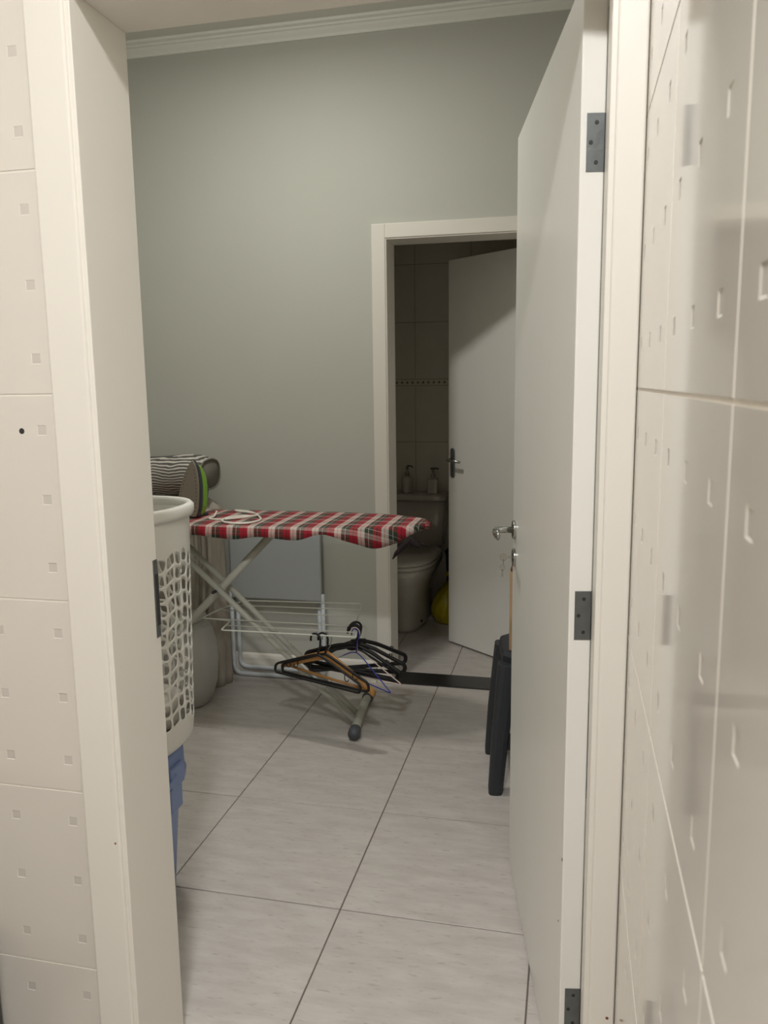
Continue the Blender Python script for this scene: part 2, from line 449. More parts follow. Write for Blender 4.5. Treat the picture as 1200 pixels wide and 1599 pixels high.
# cornice: moulded profile (distance from wall, drop from ceiling)
prof = [(0, 0), (0, .058), (.008, .058), (.010, .046), (.020, .034), (.026, .024), (.034, .022), (.036, .014), (.052, .010), (.055, 0)]
bm = nb(); loft(bm, [[(x, YB0-d, ZC-h) for d, h in prof] for x in (XLL, XLR)])
struct('trim_2', bm, 'cornice', 'moulded white cornice where the far wall meets the ceiling')
bm = nb(); loft(bm, [[(XLL+d, y, ZC-h) for d, h in prof] for y in (YF1, YB0-.055)]); struct('trim_3', bm, 'cornice', 'moulded cornice along the left laundry wall')
bm = nb(); loft(bm, [[(XLR-d, y, ZC-h) for d, h in prof] for y in (YF1, YB0-.055)]); struct('trim_4', bm, 'cornice', 'moulded cornice along the right laundry wall')
bm = nb(); bp = [(0, 0), (.012, 0), (.012, .085), (.009, .098), (.005, .105), (0, .108)]
loft(bm, [[(x, YB0-d, z) for d, z in bp] for x in (XLL, XBL-.075)])
struct('baseboard_back', bm, 'paint_trim', 'low white skirting along the far wall under the folded table')

# ------------------------------------------------------------------ door frame of the first doorway
def bxo(name, dims, mat, parent, bevel=.002, seg=2):
    bm = nb(); box(bm, *dims); return obj(name, bm, mat, parent, bevel=bevel, seg=seg)
FR = thing('trim_5', 'white painted frame of the near doorway with flat casings', None, (XJL, YF0, 0), kind='structure')
YC = 1.277
bm = nb(); box(bm, XJL-.03, XJL, YC+.006, 1.460, 0, ZS+.03)
JL = obj('jamb', bm, 'paint_trim', FR, bevel=.0015)
bm = nb(); box(bm, XJR, XJR+.03, YC+.006, 1.441, 0, ZS+.03); box(bm, XJR+.012, XJR+.03, 1.441, 1.456, 0, ZS+.03)
JR = obj('jamb', bm, 'paint_trim', FR, bevel=.0015)
bm = nb(); box(bm, XJL, XJR, YC+.006, 1.460, ZS, ZS+.03)
obj('head', bm, 'paint_trim', FR, bevel=.0015)
bxo('casing', (XJL-.084, XJL-.0095, YC, YF0+.002, 0, ZS+.08), 'paint_trim', FR, .004, 3)
bxo('casing', (XJR+.008, XR-.0006, YC, YF0+.002, 0, ZS+.08), 'paint_trim', FR, .004, 3)
bxo('casing', (XJL-.0095, XJR+.008, YC, YF0+.002, ZS+.0095, ZS+.08), 'paint_trim', FR, .004, 3)
bxo('casing', (XJL-.084, XJL-.032, YF1+.004, YF1+.015, 0, ZS+.08), 'paint_trim', FR, .003)
bxo('casing', (XJL-.012, XJR+.012, YF1+.004, YF1+.015, ZS+.032, ZS+.08), 'paint_trim', FR, .003)
# strike plate let into the rebate of the left jamb
bm = nb(); box(bm, XJL-.001, XJL+.0012, 1.443, 1.4605, .930, 1.092); box(bm, XJL-.004, XJL+.0012, 1.4595, 1.4620, 1.00, 1.07)
SP = obj('strike_plate', bm, 'steel_dull', JL, bevel=.001)
bm = nb(); box(bm, XJL+.0005, XJL+.0016, 1.448, 1.4606, .955, 1.062); obj('latch_hole', bm, 'hole_dark', JL)
for (x, z) in ((XJL-.02, .572), ):
    bm = nb(); disc(bm, (x, YC+.0005, z), (0, -1, 0), .0022, .0008, 10); obj('rust_spot', bm, 'rust', FR)
bm = nb(); disc(bm, (.083, YC+.0005, .363), (0, -1, 0), .0028, .0008, 10); obj('rust_spot', bm, 'rust', FR)
# drilled hole in the wall tile
bm = nb(); disc(bm, (-.977, YF0+.0002, 1.361), (0, -1, 0), .0055, .0006, 14)
obj('drill_hole', bm, 'hole_dark', WF)

# ------------------------------------------------------------------ door_1 (near door, open into the room)
NF = Vector((-.154, 2.277, 0)); NN = Vector((.0035, 1.436, 0))
dx = (NF-NN); LW = dx.length; dx.normalize()          # from hinge side to free edge
dn = Vector((-dx.y, dx.x, 0))                          # towards the viewer's side face
if dn.x > 0: dn = -dn
D1 = thing('door_1', 'near white flush door standing open on the right, with lever handle and keys', None, NN, kind='structure')
bm = nb(); obox(bm, NN, dx, -dn, (0, 0, 1), 0, LW, 0, .0402, .008, 2.072)
LEAF = obj('leaf', bm, 'paint_door', D1, bevel=.0025)
def hinge(z0, z1):
    h = None
    bm = nb(); obox(bm, NN, dx, -dn, (0, 0, 1), -.0012, .0002, .010, .0392, z0, z1)
    h = obj('hinge', bm, 'steel_dull', D1, bevel=.0006)
    bm = nb(); tube(bm, [NN-dn*.0430+dx*.004+Vector((0, 0, z)) for z in (z0, (z0+z1)/2, z1)], .0042, 10)
    obj('knuckle', bm, 'steel_dull', h, smooth=True)
    for f in (.16, .5, .84):
        bm = nb(); disc(bm, NN-dn*(.017 if f == .5 else .026)-dx*.0011+Vector((0, 0, z0+(z1-z0)*f)), -dx, .0034, .0009, 12)
        obj('screw', bm, 'screw', h)
for z0, z1 in ((1.777, 1.868), (.979, 1.069), (.19, .278)): hinge(z0, z1)
HB = NN+dx*(LW-.052)
bm = nb(); c = HB+Vector((0, 0, 1.033)); disc(bm, c, dn, .026, .008, 32)
HD = obj('handle', bm, 'steel', D1, smooth=False, bevel=.001)
bm = nb(); tube(bm, roundpath([c+dn*.006, c+dn*.052, c+dn*.056-dx*.020], .012), .0088, 14); obj('neck', bm, 'steel', HD, smooth=True)
bm = nb()
rings = []
for k in range(9):
    s = k/8; p = c+dn*(.056+.004*math.sin(s*PI))-dx*(.012+.075*s)+Vector((0, 0, 0))
    h_, w_ = .0085+.0045*s, .0075-.002*s
    rings.append([p+dn*w_*math.cos(2*PI*q/14)+Vector((0, 0, h_*math.sin(2*PI*q/14))) for q in range(14)])
loft(bm, rings); obj('lever', bm, 'steel', HD, smooth=True)
bm = nb(); c = HB+Vector((0, 0, .955)); disc(bm, c, dn, .025, .007, 32)
KR = obj('key_rose', bm, 'steel', D1, bevel=.001)
bm = nb(); obox(bm, c, dx, dn, (0, 0, 1), -.0045, .0045, .007, .0078, -.009, .009); obj('keyhole', bm, 'hole_dark', KR)
# keys: one in the lock, one hanging from the ring (lifted away with the ring)
KY = thing('key', 'small steel key in the near door lock with another key hanging from it', 'key', c+dn*.008)
bm = nb(); obox(bm, c, dx, dn, (0, 0, 1), -.001, .001, .006, .024, -.003, .003); obj('shank', bm, 'steel', KY)
bm = nb()
k0 = c+dn*.032
loft(bm, [[k0+dx*s+dn*.0105*math.cos(2*PI*q/16)+Vector((0, 0, .0115*math.sin(2*PI*q/16))) for q in range(16)] for s in (-.001, .001)])
obj('bow', bm, 'steel', KY)
bm = nb(); tube(bm, [k0+Vector((0, 0, -.006))+dx*.008*math.cos(a)+Vector((0, 0, -.008))+Vector((0, 0, .008*math.sin(a))) for a in [2*PI*q/16 for q in range(16)]], .0008, 6, closed=True)
obj('ring', bm, 'steel', KY, smooth=True)
bm = nb(); k1 = k0+Vector((0, 0, -.030))+dn*.002
loft(bm, [[k1+dx*s+dn*.009*math.cos(2*PI*q/14)+Vector((0, 0, .009*math.sin(2*PI*q/14))) for q in range(14)] for s in (.003, .0048)])
obox(bm, k1, dx, dn, (0, 0, 1), .003, .0048, -.003, .003, -.026, -.006)
obj('hanging_key', bm, 'steel', KY)
# chips in the paint of the door edge
for z, w in ((.545, .0035), (.40, .0022)):
    bm = nb(); disc(bm, NN+dn*.0002+dx*(.006 if w > .003 else .03)+Vector((0, 0, z)), dn, w, .0004, 10); obj('paint_chip', bm, 'hole_dark', D1)

# ------------------------------------------------------------------ bathroom doorway frame
FB2 = thing('trim_6', 'white painted frame of the far bathroom doorway with flat casings', None, (XBL, YB0, 0), kind='structure')
YC2 = YB0-.014
for x0, x1 in ((XBL-.03, XBL), (XBR, XBR+.03)):
    bxo('jamb', (x0, x1, YC2+.005, YB1+.005, 0, ZB+.03), 'paint_trim', FB2)
bxo('head', (XBL, XBR, YC2+.005, YB1+.005, ZB, ZB+.03), 'paint_trim', FB2)
bxo('casing', (XBL-.068, XBL-.006, YC2, YB0, 0, ZB+.068), 'paint_trim', FB2, .003)
bxo('casing', (XBR+.006, XBR+.068, YC2, YB0, 0, ZB+.068), 'paint_trim', FB2, .003)
bxo('casing', (XBL-.006, XBR+.006, YC2, YB0, ZB+.006, ZB+.068), 'paint_trim', FB2, .003)

# door_2
BF = Vector((-.641, 4.315, 0)); BH = Vector((-.030, 3.812, 0))
bx_ = (BF-BH); BW = bx_.length; bx_.normalize(); bn = Vector((-bx_.y, bx_.x, 0))
if bn.y > 0: bn = -bn
D2 = thing('door_2', 'far white bathroom door standing half open inwards, with lever handle on a long plate', None, BH, kind='structure')
bm = nb(); obox(bm, BH, bx_, -bn, (0, 0, 1), .004, BW, 0, .034, .010, 2.062)
obj('leaf', bm, 'paint_door', D2, bevel=.002)
c = BH+bx_*(BW-.035)+Vector((0, 0, 1.01))
bm = nb()
def stad(off, s):
    out = []
    for q in range(24):
        a = 2*PI*q/24; yy = math.sin(a)*.0165*s
        out.append(c+bn*off+bx_*math.cos(a)*.0165*s+Vector((0, 0, yy+(.063 if math.sin(a) >= 0 else -.063)))) 
    return out
loft(bm, [stad(0, 1), stad(.005, 1), stad(.007, .85)])
HP = obj('handle_plate', bm, 'steel_dull', D2)
bm = nb(); tube(bm, roundpath([c+bn*.006+Vector((0,0,.018)), c+bn*.045+Vector((0,0,.018)), c+bn*.048-bx_*.10+Vector((0,0,.014))], .014), [.008]*8+[.0075], 12)
obj('lever', bm, 'steel', HP, smooth=True)

# ------------------------------------------------------------------ bathroom shell
def bath_tiles(parent, X0, Z0, t, xa, xb, rows):
    i0 = math.floor((xa-X0)/t); i1 = math.ceil((xb-X0)/t)
    for i in range(i0, i1):
        a, b = max(xa, X0+i*t), min(xb, X0+(i+1)*t)
        if b-a < .02: continue
        for z0, z1 in rows:
            key = ('bath', round(b-a, 3), round(z1-z0, 3))
            if key not in TILE_CACHE: TILE_CACHE[key] = tile_slab('tile', b-a-.003, z1-z0-.003, .006, .001, 'tile_bath')
            o = bpy.data.objects.new('tile', TILE_CACHE[key]); C.objects.link(o); o.parent = parent
            o.location = ((a+b)/2, YBB-.006, (z0+z1)/2); o.rotation_euler = (PI/2, 0, 0)
bm = nb(); box(bm, XBTL-.1, XBTR+.1, YBB-.003, YBB+.1, 0, ZBC)
WBB = struct('wall_bathroom_back', bm, 'grout_bath', 'beige tiled bathroom wall behind the toilet with a narrow patterned border')
bath_tiles(WBB, -.97, 0, .35, XBTL, XBTR, [(0, .355), (.355, .71), (.71, 1.062), (1.062, 1.418), (1.458, 1.81), (1.81, 2.16), (2.16, 2.51), (2.51, 2.6)])
for i in range(5):
    a = XBTL+i*.284
    bm = nb(); box(bm, a+.001, a+.283, YBB-.009, YBB-.002, 1.4195, 1.4565)
    o = obj('border_tile', bm, 'border_print', WBB, bevel=.001)
    for v in o.data.vertices: v.co.z -= 1.438
    o.location.z = 1.438
bm = nb(); box(bm, XBTL-.1, XBTL, YB1, YBB, 0, ZBC); struct('wall_bathroom_left', bm, 'tile_bath', 'beige bathroom side wall')
bm = nb(); box(bm, XBTR, XBTR+.1, YB1, YBB, 0, ZBC); struct('wall_bathroom_right', bm, 'tile_bath', 'beige bathroom wall behind the half open door')
bm = nb(); box(bm, XBTL-.1, XBTR+.1, YB1, YBB+.1, ZBC, ZBC+.1); struct('ceiling_bathroom', bm, 'paint_ceiling', 'bathroom ceiling')
bm = nb(); box(bm, XBTL, XBL-.03, YB1, YB1+.004, 0, ZBC); box(bm, XBR+.03, XBTR, YB1, YB1+.004, 0, ZBC); box(bm, XBL-.03, XBR+.03, YB1, YB1+.004, ZB+.03, ZBC)
struct('wall_bathroom_front', bm, 'tile_bath', 'bathroom side of the doorway wall')

# ------------------------------------------------------------------ lamps
def lamp(name, label, c, r):
    t = thing(name, label, 'ceiling lamp', c)
    bm = nb(); lathe(bm, c, [(r*1.0, 0), (r*1.0, -.03), (r*.96, -.035)], 32); obj('base', bm, 'plastic_white', t, smooth=False)
    bm = nb(); lathe(bm, c, [(r*.94, -.03), (r*.92, -.05), (r*.75, -.062), (r*.4, -.068), (r*.05, -.07)], 32); obj('diffuser', bm, 'lamp_glow', t, smooth=True)
lamp('ceiling_lamp', 'round ceiling lamp in the middle of the laundry room', LAUNDRY_LAMP, .15)
lamp('ceiling_lamp', 'round ceiling lamp of the passage in front of the near door', HALL_LAMP, .17)

# ------------------------------------------------------------------ toilet
tx = -.925
TO = thing('toilet', 'pale ceramic close-coupled toilet with closed lid in the bathroom', 'toilet', (tx, 4.75, 0))
def egg(cx, y0, y1, w, z, n=36, p=2.3):
    """plan outline, rounded at the front (y0), squarer at the back (y1)"""
    out = []
    for k in range(n):
        a = 2*PI*k/n; ca, sa = math.cos(a), math.sin(a); e = p if sa < 0 else 4.5
        q = (abs(ca)**e+abs(sa)**e)**(-1/e)
        ym = y0+(y1-y0)*.55
        out.append((cx+ca*q*w, ym+sa*q*((ym-y0) if sa < 0 else (y1-ym)), z))
    return out
bm = nb()
loft(bm, [egg(tx, 4.43, 4.98, .098, 0), egg(tx, 4.425, 4.98, .104, .03), egg(tx, 4.43, 4.97, .098, .10), egg(tx, 4.40, 4.96, .108, .2),
          egg(tx, 4.32, 4.95, .145, .30), egg(tx, 4.265, 4.94, .172, .36), egg(tx, 4.255, 4.94, .178, .395), egg(tx, 4.262, 4.94, .172, .402)])
obj('bowl', bm, 'ceramic', TO, smooth=True)
bm = nb(); loft(bm, [egg(tx, 4.252, 4.80, .182, .404), egg(tx, 4.246, 4.80, .188, .410), egg(tx, 4.246, 4.80, .188, .422), egg(tx, 4.254, 4.80, .182, .427)])
obj('seat', bm, 'plastic_white' if False else 'ceramic', TO, smooth=True)
bm = nb(); loft(bm, [egg(tx, 4.252, 4.81, .182, .429), egg(tx, 4.246, 4.81, .188, .434), egg(tx, 4.248, 4.81, .187, .445), egg(tx, 4.275, 4.80, .165, .455)])
obj('lid', bm, 'ceramic', TO, smooth=True)
bm = nb()
def rr(cx, cy, hx, hy, z, n=40, e=6):
    out = []
    for k in range(n):
        a = 2*PI*k/n; ca, sa = math.cos(a), math.sin(a); q = (abs(ca)**e+abs(sa)**e)**(-1/e)
        out.append((cx+ca*q*hx, cy+sa*q*hy, z))
    return out
loft(bm, [rr(tx, 5.0, .13, .06, .40), rr(tx, 4.995, .155, .075, .43), rr(tx, 4.993, .168, .085, .55), rr(tx, 4.992, .175, .088, .705)])
obj('tank', bm, 'ceramic', TO, smooth=True)
bm = nb(); loft(bm, [rr(tx, 4.988, .18, .094, .708), rr(tx, 4.988, .186, .098, .716), rr(tx, 4.988, .186, .098, .740), rr(tx, 4.988, .178, .09, .750)])
obj('tank_lid', bm, 'ceramic', TO, smooth=True)
bm = nb(); disc(bm, (tx+.105, 4.45, .075), (.7, -.7, 0), .009, .004, 14); obj('bolt_cap', bm, 'hole_dark', TO)
# soap dispensers
def dispenser(label, x, y, w, h, kind):
    t = thing('soap_dispenser', label, 'soap dispenser', (x, y, .7502), 'dispensers on the toilet tank')
    bm = nb(); lathe(bm, (x, y, .7505), [(w*.92, 0), (w, .006), (w, h*.93), (w*.8, h), (w*.4, h+.004), (w*.38, h+.012)], 28, e=5 if kind else 2)
    obj('bottle', bm, 'glass_pale', t, smooth=not kind)
    bm = nb(); lathe(bm, (x, y, .7505), [(w*.84, .004), (w*.86, .01), (w*.86, h*.55), (w*.8, h*.56)], 24, e=5 if kind else 2); obj('soap', bm, 'soap' if not kind else 'tile_bath', t)
    bm = nb(); lathe(bm, (x, y, .7505), [(w*.45, h+.008), (w*.45, h+.022), (w*.2, h+.026), (w*.2, h+.05), (w*.3, h+.052), (w*.3, h+.060)], 20); p = obj('pump', bm, 'steel', t, smooth=True)
    bm = nb()
    if kind: tube(bm, [(x-.014, y, .7505+h+.062), (x+.02, y-.004, .7505+h+.063), (x+.038, y-.006, .7505+h+.060)], .005, 10)
    else: tube(bm, roundpath([(x, y, .7505+h+.05), (x, y, .7505+h+.068), (x+.034, y-.01, .7505+h+.064), (x+.036, y-.01, .7505+h+.054)], .01), .0045, 10)
    obj('spout', bm, 'steel_dull', p, smooth=True)
dispenser('clear bottle with chrome pump at the left on the toilet tank, reddish soap inside', -1.00, 4.965, .034, .105, 0)
dispenser('squat glass pump bottle at the right on the toilet tank', -.835, 4.955, .033, .095, 1)
# yellow bag and dark bin beside the toilet
BG = thing('plastic_bag', 'yellow-green plastic bag on the floor beside the toilet', 'bag', (-.712, 4.70, 0))
bm = nb(); rings = []
for k in range(17):
    s = k/16; z = .002+.265*s
    r = .112*max(.12, math.sin(PI*min(1, .14+s*.86)))**.6
    rg = []
    for q in range(40):
        a = 2*PI*q/40
        cr = 1+.10*s*abs(math.sin(3.5*a+s*2))+.05*math.sin(4*a+s*6)+.03*math.sin(9*a-s*9)
        rg.append((-.712+.055*s*s+math.cos(a)*r*cr*.84, 4.70+.03*s*s+math.sin(a)*r*cr*.95, z+.006*math.sin(5*a+s*7)*min(1, s*4)))
    rings.append(rg)
loft(bm, rings); obj('sack', bm, 'bag_yellow', BG, smooth=True)
bm = nb()
for sg in (-1, 1):
    tube(bm, smoothpath([(-.657, 4.73, .255), (-.657+sg*.02, 4.73, .285), (-.657+sg*.05, 4.735, .30), (-.657+sg*.06, 4.74, .28)], 2), [.010]*9+[.013]*6+[.008]*8 if False else .011, 8)
obj('knot', bm, 'bag_yellow', BG, smooth=True)
BN = thing('waste_bin', 'dark waste bin standing behind the yellow bag', 'bin', (-.665, 4.975, 0))
bm = nb(); lathe(bm, (-.665, 4.975, 0), [(.075, .0), (.08, .01), (.092, .37), (.088, .372)], 30); obj('body', bm, 'bin_dark', BN, smooth=True)
bm = nb(); lathe(bm, (-.665, 4.975, .372), [(.096, 0), (.097, .012), (.08, .026), (.03, .032)], 30); obj('lid', bm, 'bin_dark', BN, smooth=True)

# ------------------------------------------------------------------ ironing board
ZI = .89
IB = thing('ironing_board', 'ironing board with red, green and white plaid cover and crossed pale metal legs', 'ironing board', (-1.15, 3.09, 0))
XT, XN = -1.78, -.545       # tail and nose
def half(x):
    s = (x-XT)/(XN-XT)
    if s < .04: return .17+.02*math.sqrt(s/.04)
    if s < .62: return .195
    u = (s-.62)/.38
    return .195*math.sqrt(max(0, 1-u**2.6))*(1-.10*u) + .012*(1-u)*0 + .012*u
def yc(x): return 3.095 + .01*(x+1.15)
def drop(x):   # how far the hem hangs
    s = (x-XT)/(XN-XT); 
    d = .046+.006*math.sin(x*23)
    d += .030*math.exp(-((x+.70)/.10)**2) - .018*math.exp(-((x+.93)/.07)**2)
    if s > .93: d *= 1-.7*(s-.93)/.07
    return d
bm = nb(); uvl = bm.loops.layers.uv.new('UVMap')
nx = 96; grid = []
prof_n = 8
for i in range(nx+1):
    s = i/nx; x = XT+(XN-XT)*(1-(1-s)**1.35 if s > 0 else 0)
    h = half(x); d = drop(x); row = []
    # far hem -> top -> near hem
    pts = [(-1, -d*.9, h+d*.9), (-1, -d*.45, h+d*.45), (-1, -.008, h+.006)]
    for k in range(9): pts.append((1-0, 0, h*(1-2*k/8)))
    for (kind, dz, v) in [(0, -d, 'f'), (0, -d*.5, 'f2'), (0, -.006, 'f3')]:
        fold = .004*math.sin(x*60)
        y = yc(x)+h+.004+(.004 if v != 'f3' else 0)+fold*(dz/-.05); row.append((x, y, ZI+.004+dz, yc(x)+h-dz))
    for k in range(11):
        y = yc(x)+h*(1-2*k/10); z = ZI+.0055+.0006*math.sin(x*31+k)-(.002 if k in (0, 10) else 0); row.append((x, y, z, y))
    for (dz, v) in ((-.006, 1), (-d*.5, 2), (-d, 3)):
        fold = .005*math.sin(x*47+1)
        y = yc(x)-h-.004-(.004 if v > 1 else 0)+fold*(dz/-.05)+(.012*max(0, d-.05)/.03 if v == 3 else 0); row.append((x, y, ZI+.004+dz, yc(x)-h+dz))
    grid.append([(bm.verts.new(p[:3]), (p[0]+(.05*(1-s) if False else 0), p[3])) for p in row])
for i in range(nx):
    for k in range(len(grid[0])-1):
        q = [grid[i][k], grid[i][k+1], grid[i+1][k+1], grid[i+1][k]]
        f = bm.faces.new([a[0] for a in q])
        for lp, a in zip(f.loops, q): lp[uvl].uv = (a[1][0]+10, a[1][1]+10)
f1 = bm.faces.new([a[0] for a in grid[0]]); f2 = bm.faces.new([a[0] for a in grid[-1]][::-1])
for f in (f1, f2):
    for lp in f.loops: lp[uvl].uv = (lp.vert.co.x+10+lp.vert.co.z-ZI, lp.vert.co.y+10)
CV = obj('cover', bm, 'plaid', IB, smooth=True)
sm = CV.modifiers.new('thickness', 'SOLIDIFY'); sm.thickness = .003; sm.offset = -1
# gathered nose frill and tie ends
bm = nb(); uvl = bm.loops.layers.uv.new('UVMap')
rings = []
for k in range(7):
    s = k/6; x = XN-.035+.045*s; r = .026*(1-.35*s*s)
    rings.append([(x+.004*math.sin(q*2.1), yc(x)-.005+math.cos(2*PI*q/16)*r*1.5, ZI-.008+math.sin(2*PI*q/16)*r*.62+.003*math.sin(q*3)) for q in range(16)])
loft(bm, rings)
for f in bm.faces:
    for lp in f.loops: lp[uvl].uv = (lp.vert.co.x+10, lp.vert.co.y+lp.vert.co.z+10)
obj('gathered_nose', bm, 'plaid', CV, smooth=True)
def tie(pts, w):
    bm = nb(); uvl = bm.loops.layers.uv.new('UVMap'); tube(bm, pts, w, 8)
    for f in bm.faces:
        for lp in f.loops: lp[uvl].uv = (lp.vert.co.x*1.5+10, lp.vert.co.z*1.5+10)
    return obj('tie', bm, 'tie_fabric', CV, smooth=True)
tie([(-.585, 2.965, .858), (-.590, 2.955, .846), (-.612, 2.945, .825), (-.640, 2.940, .795), (-.652, 2.94, .775)], [.006, .013, .012, .008, .002])
tie([(-.585, 2.965, .858), (-.578, 2.955, .842), (-.560, 2.95, .828), (-.548, 2.948, .822)], [.006, .012, .009, .004])
tie([(-.56, 2.97, .845), (-.535, 2.965, .832), (-.512, 2.962, .827)], [.003, .003, .0045])
# board under the cover
bm = nb()
def ring(z, inset):
    a = []; xs = [XT+.015+(XN-.03-XT)*k/30 for k in range(31)]
    for x in xs: a.append((x, yc(x)-max(.01, half(x)-inset), z))
    for x in xs[::-1]: a.append((x, yc(x)+max(.01, half(x)-inset), z))
    return a
loft(bm, [ring(ZI-.022, .012), ring(ZI+.0015, .012)])
obj('board', bm, 'board_pad', IB)
# crossed legs
def bar(name, p0, p1, r, mat='metal_white', parent=IB, n=12):
    bm = nb(); tube(bm, [p0, (Vector(p0)+Vector(p1))/2, p1], r, n); return obj(name, bm, mat, parent, smooth=True)
bar('leg', (-1.155, 3.09, ZI-.022), (-1.93, 3.10, .085), .0165)
for y in (3.045, 3.140):
    bar('leg', (-1.70, y, .85), (-.862, y+.045 if y < 3.09 else y+.02, .045), .0125)
bar('rivet', (-1.438, 3.02, .585), (-1.438, 3.165, .585), .006, 'screw')
bar('crossbar', (-1.70, 2.98, .858), (-1.70, 3.21, .858), .010)
def foot(x0, y0, x1, y1):
    bm = nb(); P = [Vector((x0, y0, .03)), Vector((x0+(x1-x0)*.12, y0+(y1-y0)*.12, .036)), Vector(((x0+x1)/2, (y0+y1)/2, .048)), Vector((x1-(x1-x0)*.12, y1-(y1-y0)*.12, .036)), Vector((x1, y1, .03))]
    tube(bm, roundpath(P, .05), .0185, 14); f = obj('foot_bar', bm, 'metal_white', IB, smooth=True)
    for a, b in ((P[0], P[1]), (P[4], P[3])):
        d = (a-b).normalized(); bm = nb()
        tube(bm, [a-d*.022, a-d*.018, a, a+d*.022, a+d*.034, a+d*.040], [.0185, .0235, .0255, .0255, .020, .006], 16)
        obj('end_cap', bm, 'rubber_grey', f, smooth=True)
foot(-.836, 3.015, -.872, 3.375)
foot(-1.94, 2.93, -1.93, 3.27)
# wire shelf for hanging clothes
ZW = .465
bm = nb()
front = roundpath([(-1.355, 2.905, ZW), (-.795, 2.915, ZW), (-.835, 3.05, ZW), (-.893, 3.385, ZW), (-1.44, 3.345, ZW), (-1.49, 3.18, ZW), (-1.505, 3.05, ZW), (-1.37, 3.035, ZW)], .012, 4, True)
tube(bm, front, .0032, 8, closed=True)
obj('wire_frame', bm, 'wire_white', IB, smooth=True)
for p0, p1 in (((-1.366, 2.97, ZW), (-.812, 2.975, ZW)), ((-1.505, 3.048, ZW), (-.836, 3.052, ZW)), ((-1.49, 3.18, ZW), (-.858, 3.19, ZW)), ((-1.462, 3.262, ZW), (-.873, 3.29, ZW))):
    bar('wire', p0, p1, .0026, 'wire_white', n=8)

# iron standing on its heel
IR = thing('clothes_iron', 'dark clothes iron with green tank standing upright on the ironing board', 'iron', (-1.50, 3.07, ZI+.007))
n_ = Vector((-.25, -.97, 0)).normalized(); w_ = Vector((.97, -.25, 0)).normalized(); h_ = (Vector((0, 0, 1))-n_*.12+w_*.10).normalized(); n2 = (n_-h_*n_.dot(h_)).normalized()
o_ = Vector((-1.548, 3.045, ZI+.012))
def sole(s, off, grow=0):
    """plate outline at height s*.24 .. list of points"""
    out = []
    L = .235
    pts = []
    for k in range(13):
        u = k/12; hw = .056*(1-u**2.4)**.75 if u < 1 else 0
        if u < .12: hw *= .86+.14*u/.12
        pts.append((hw+(grow if k < 12 else 0), u*L))
    poly = [(a, b) for a, b in pts] + [(-a, b) for a, b in pts[-2::-1]]
    return [o_+w_*a*s+h_*(b*s+(1-s)*.08)+n2*off for a, b in poly]
bm = nb(); loft(bm, [sole(1, 0), sole(1, .006), sole(.985, .0075)]); SOL = obj('soleplate', bm, 'iron_sole', IR)
for sgn in (-1, 1):
    for k in range(12):
        u = .10+.066*k; hw = .056*(1-u**2.4)**.75-.011
        bm = nb(); disc(bm, o_+w_*hw*sgn+h_*u*.235+n2*.0070, n2, .0023, .001, 8); obj('steam_hole', bm, 'hole_dark', SOL)
bm = nb(); loft(bm, [sole(1.0, -.001, .001), sole(.99, -.014, .001), sole(.95, -.024), sole(.90, -.032)]); obj('body', bm, 'iron_dark', IR, smooth=False, bevel=.002)
bm = nb(); loft(bm, [sole(.90, -.031), sole(.86, -.05), sole(.74, -.070), sole(.55, -.078)]); obj('water_tank', bm, 'iron_green', IR, smooth=False, bevel=.002)
bm = nb(); tube(bm, roundpath([o_+h_*.03-n2*.06, o_+h_*.03-n2*.098, o_+h_*.12-n2*.098, o_+h_*.15-n2*.065], .03), .014, 12); obj('handle', bm, 'iron_dark', IR, smooth=True)
bm = nb(); obox(bm, o_, w_, n2, h_, -.04, .04, -.09, .004, -.005, .014); obj('heel', bm, 'iron_dark', IR, bevel=.004)
# cord
bm = nb(); zc = ZI+.0105
pts = [(-1.45, 3.12, zc+.012), (-1.43, 3.05, zc), (-1.44, 3.005, zc), (-1.38, 2.99, zc), (-1.30, 3.04, zc+.003), (-1.25, 3.10, zc+.004), (-1.30, 3.17, zc), (-1.42, 3.22, zc), (-1.40, 3.235, zc), (-1.32, 3.20, zc), (-1.22, 3.05, zc), (-1.205, 2.975, zc+.002), (-1.24, 2.915, zc), (-1.32, 2.925, zc), (-1.365, 2.97, zc), (-1.36, 3.03, zc+.004), (-1.31, 3.07, zc+.005), (-1.27, 3.075, zc+.003)]
tube(bm, smoothpath(pts), .0042, 8); obj('cord', bm, 'cord_white', IR, smooth=True)

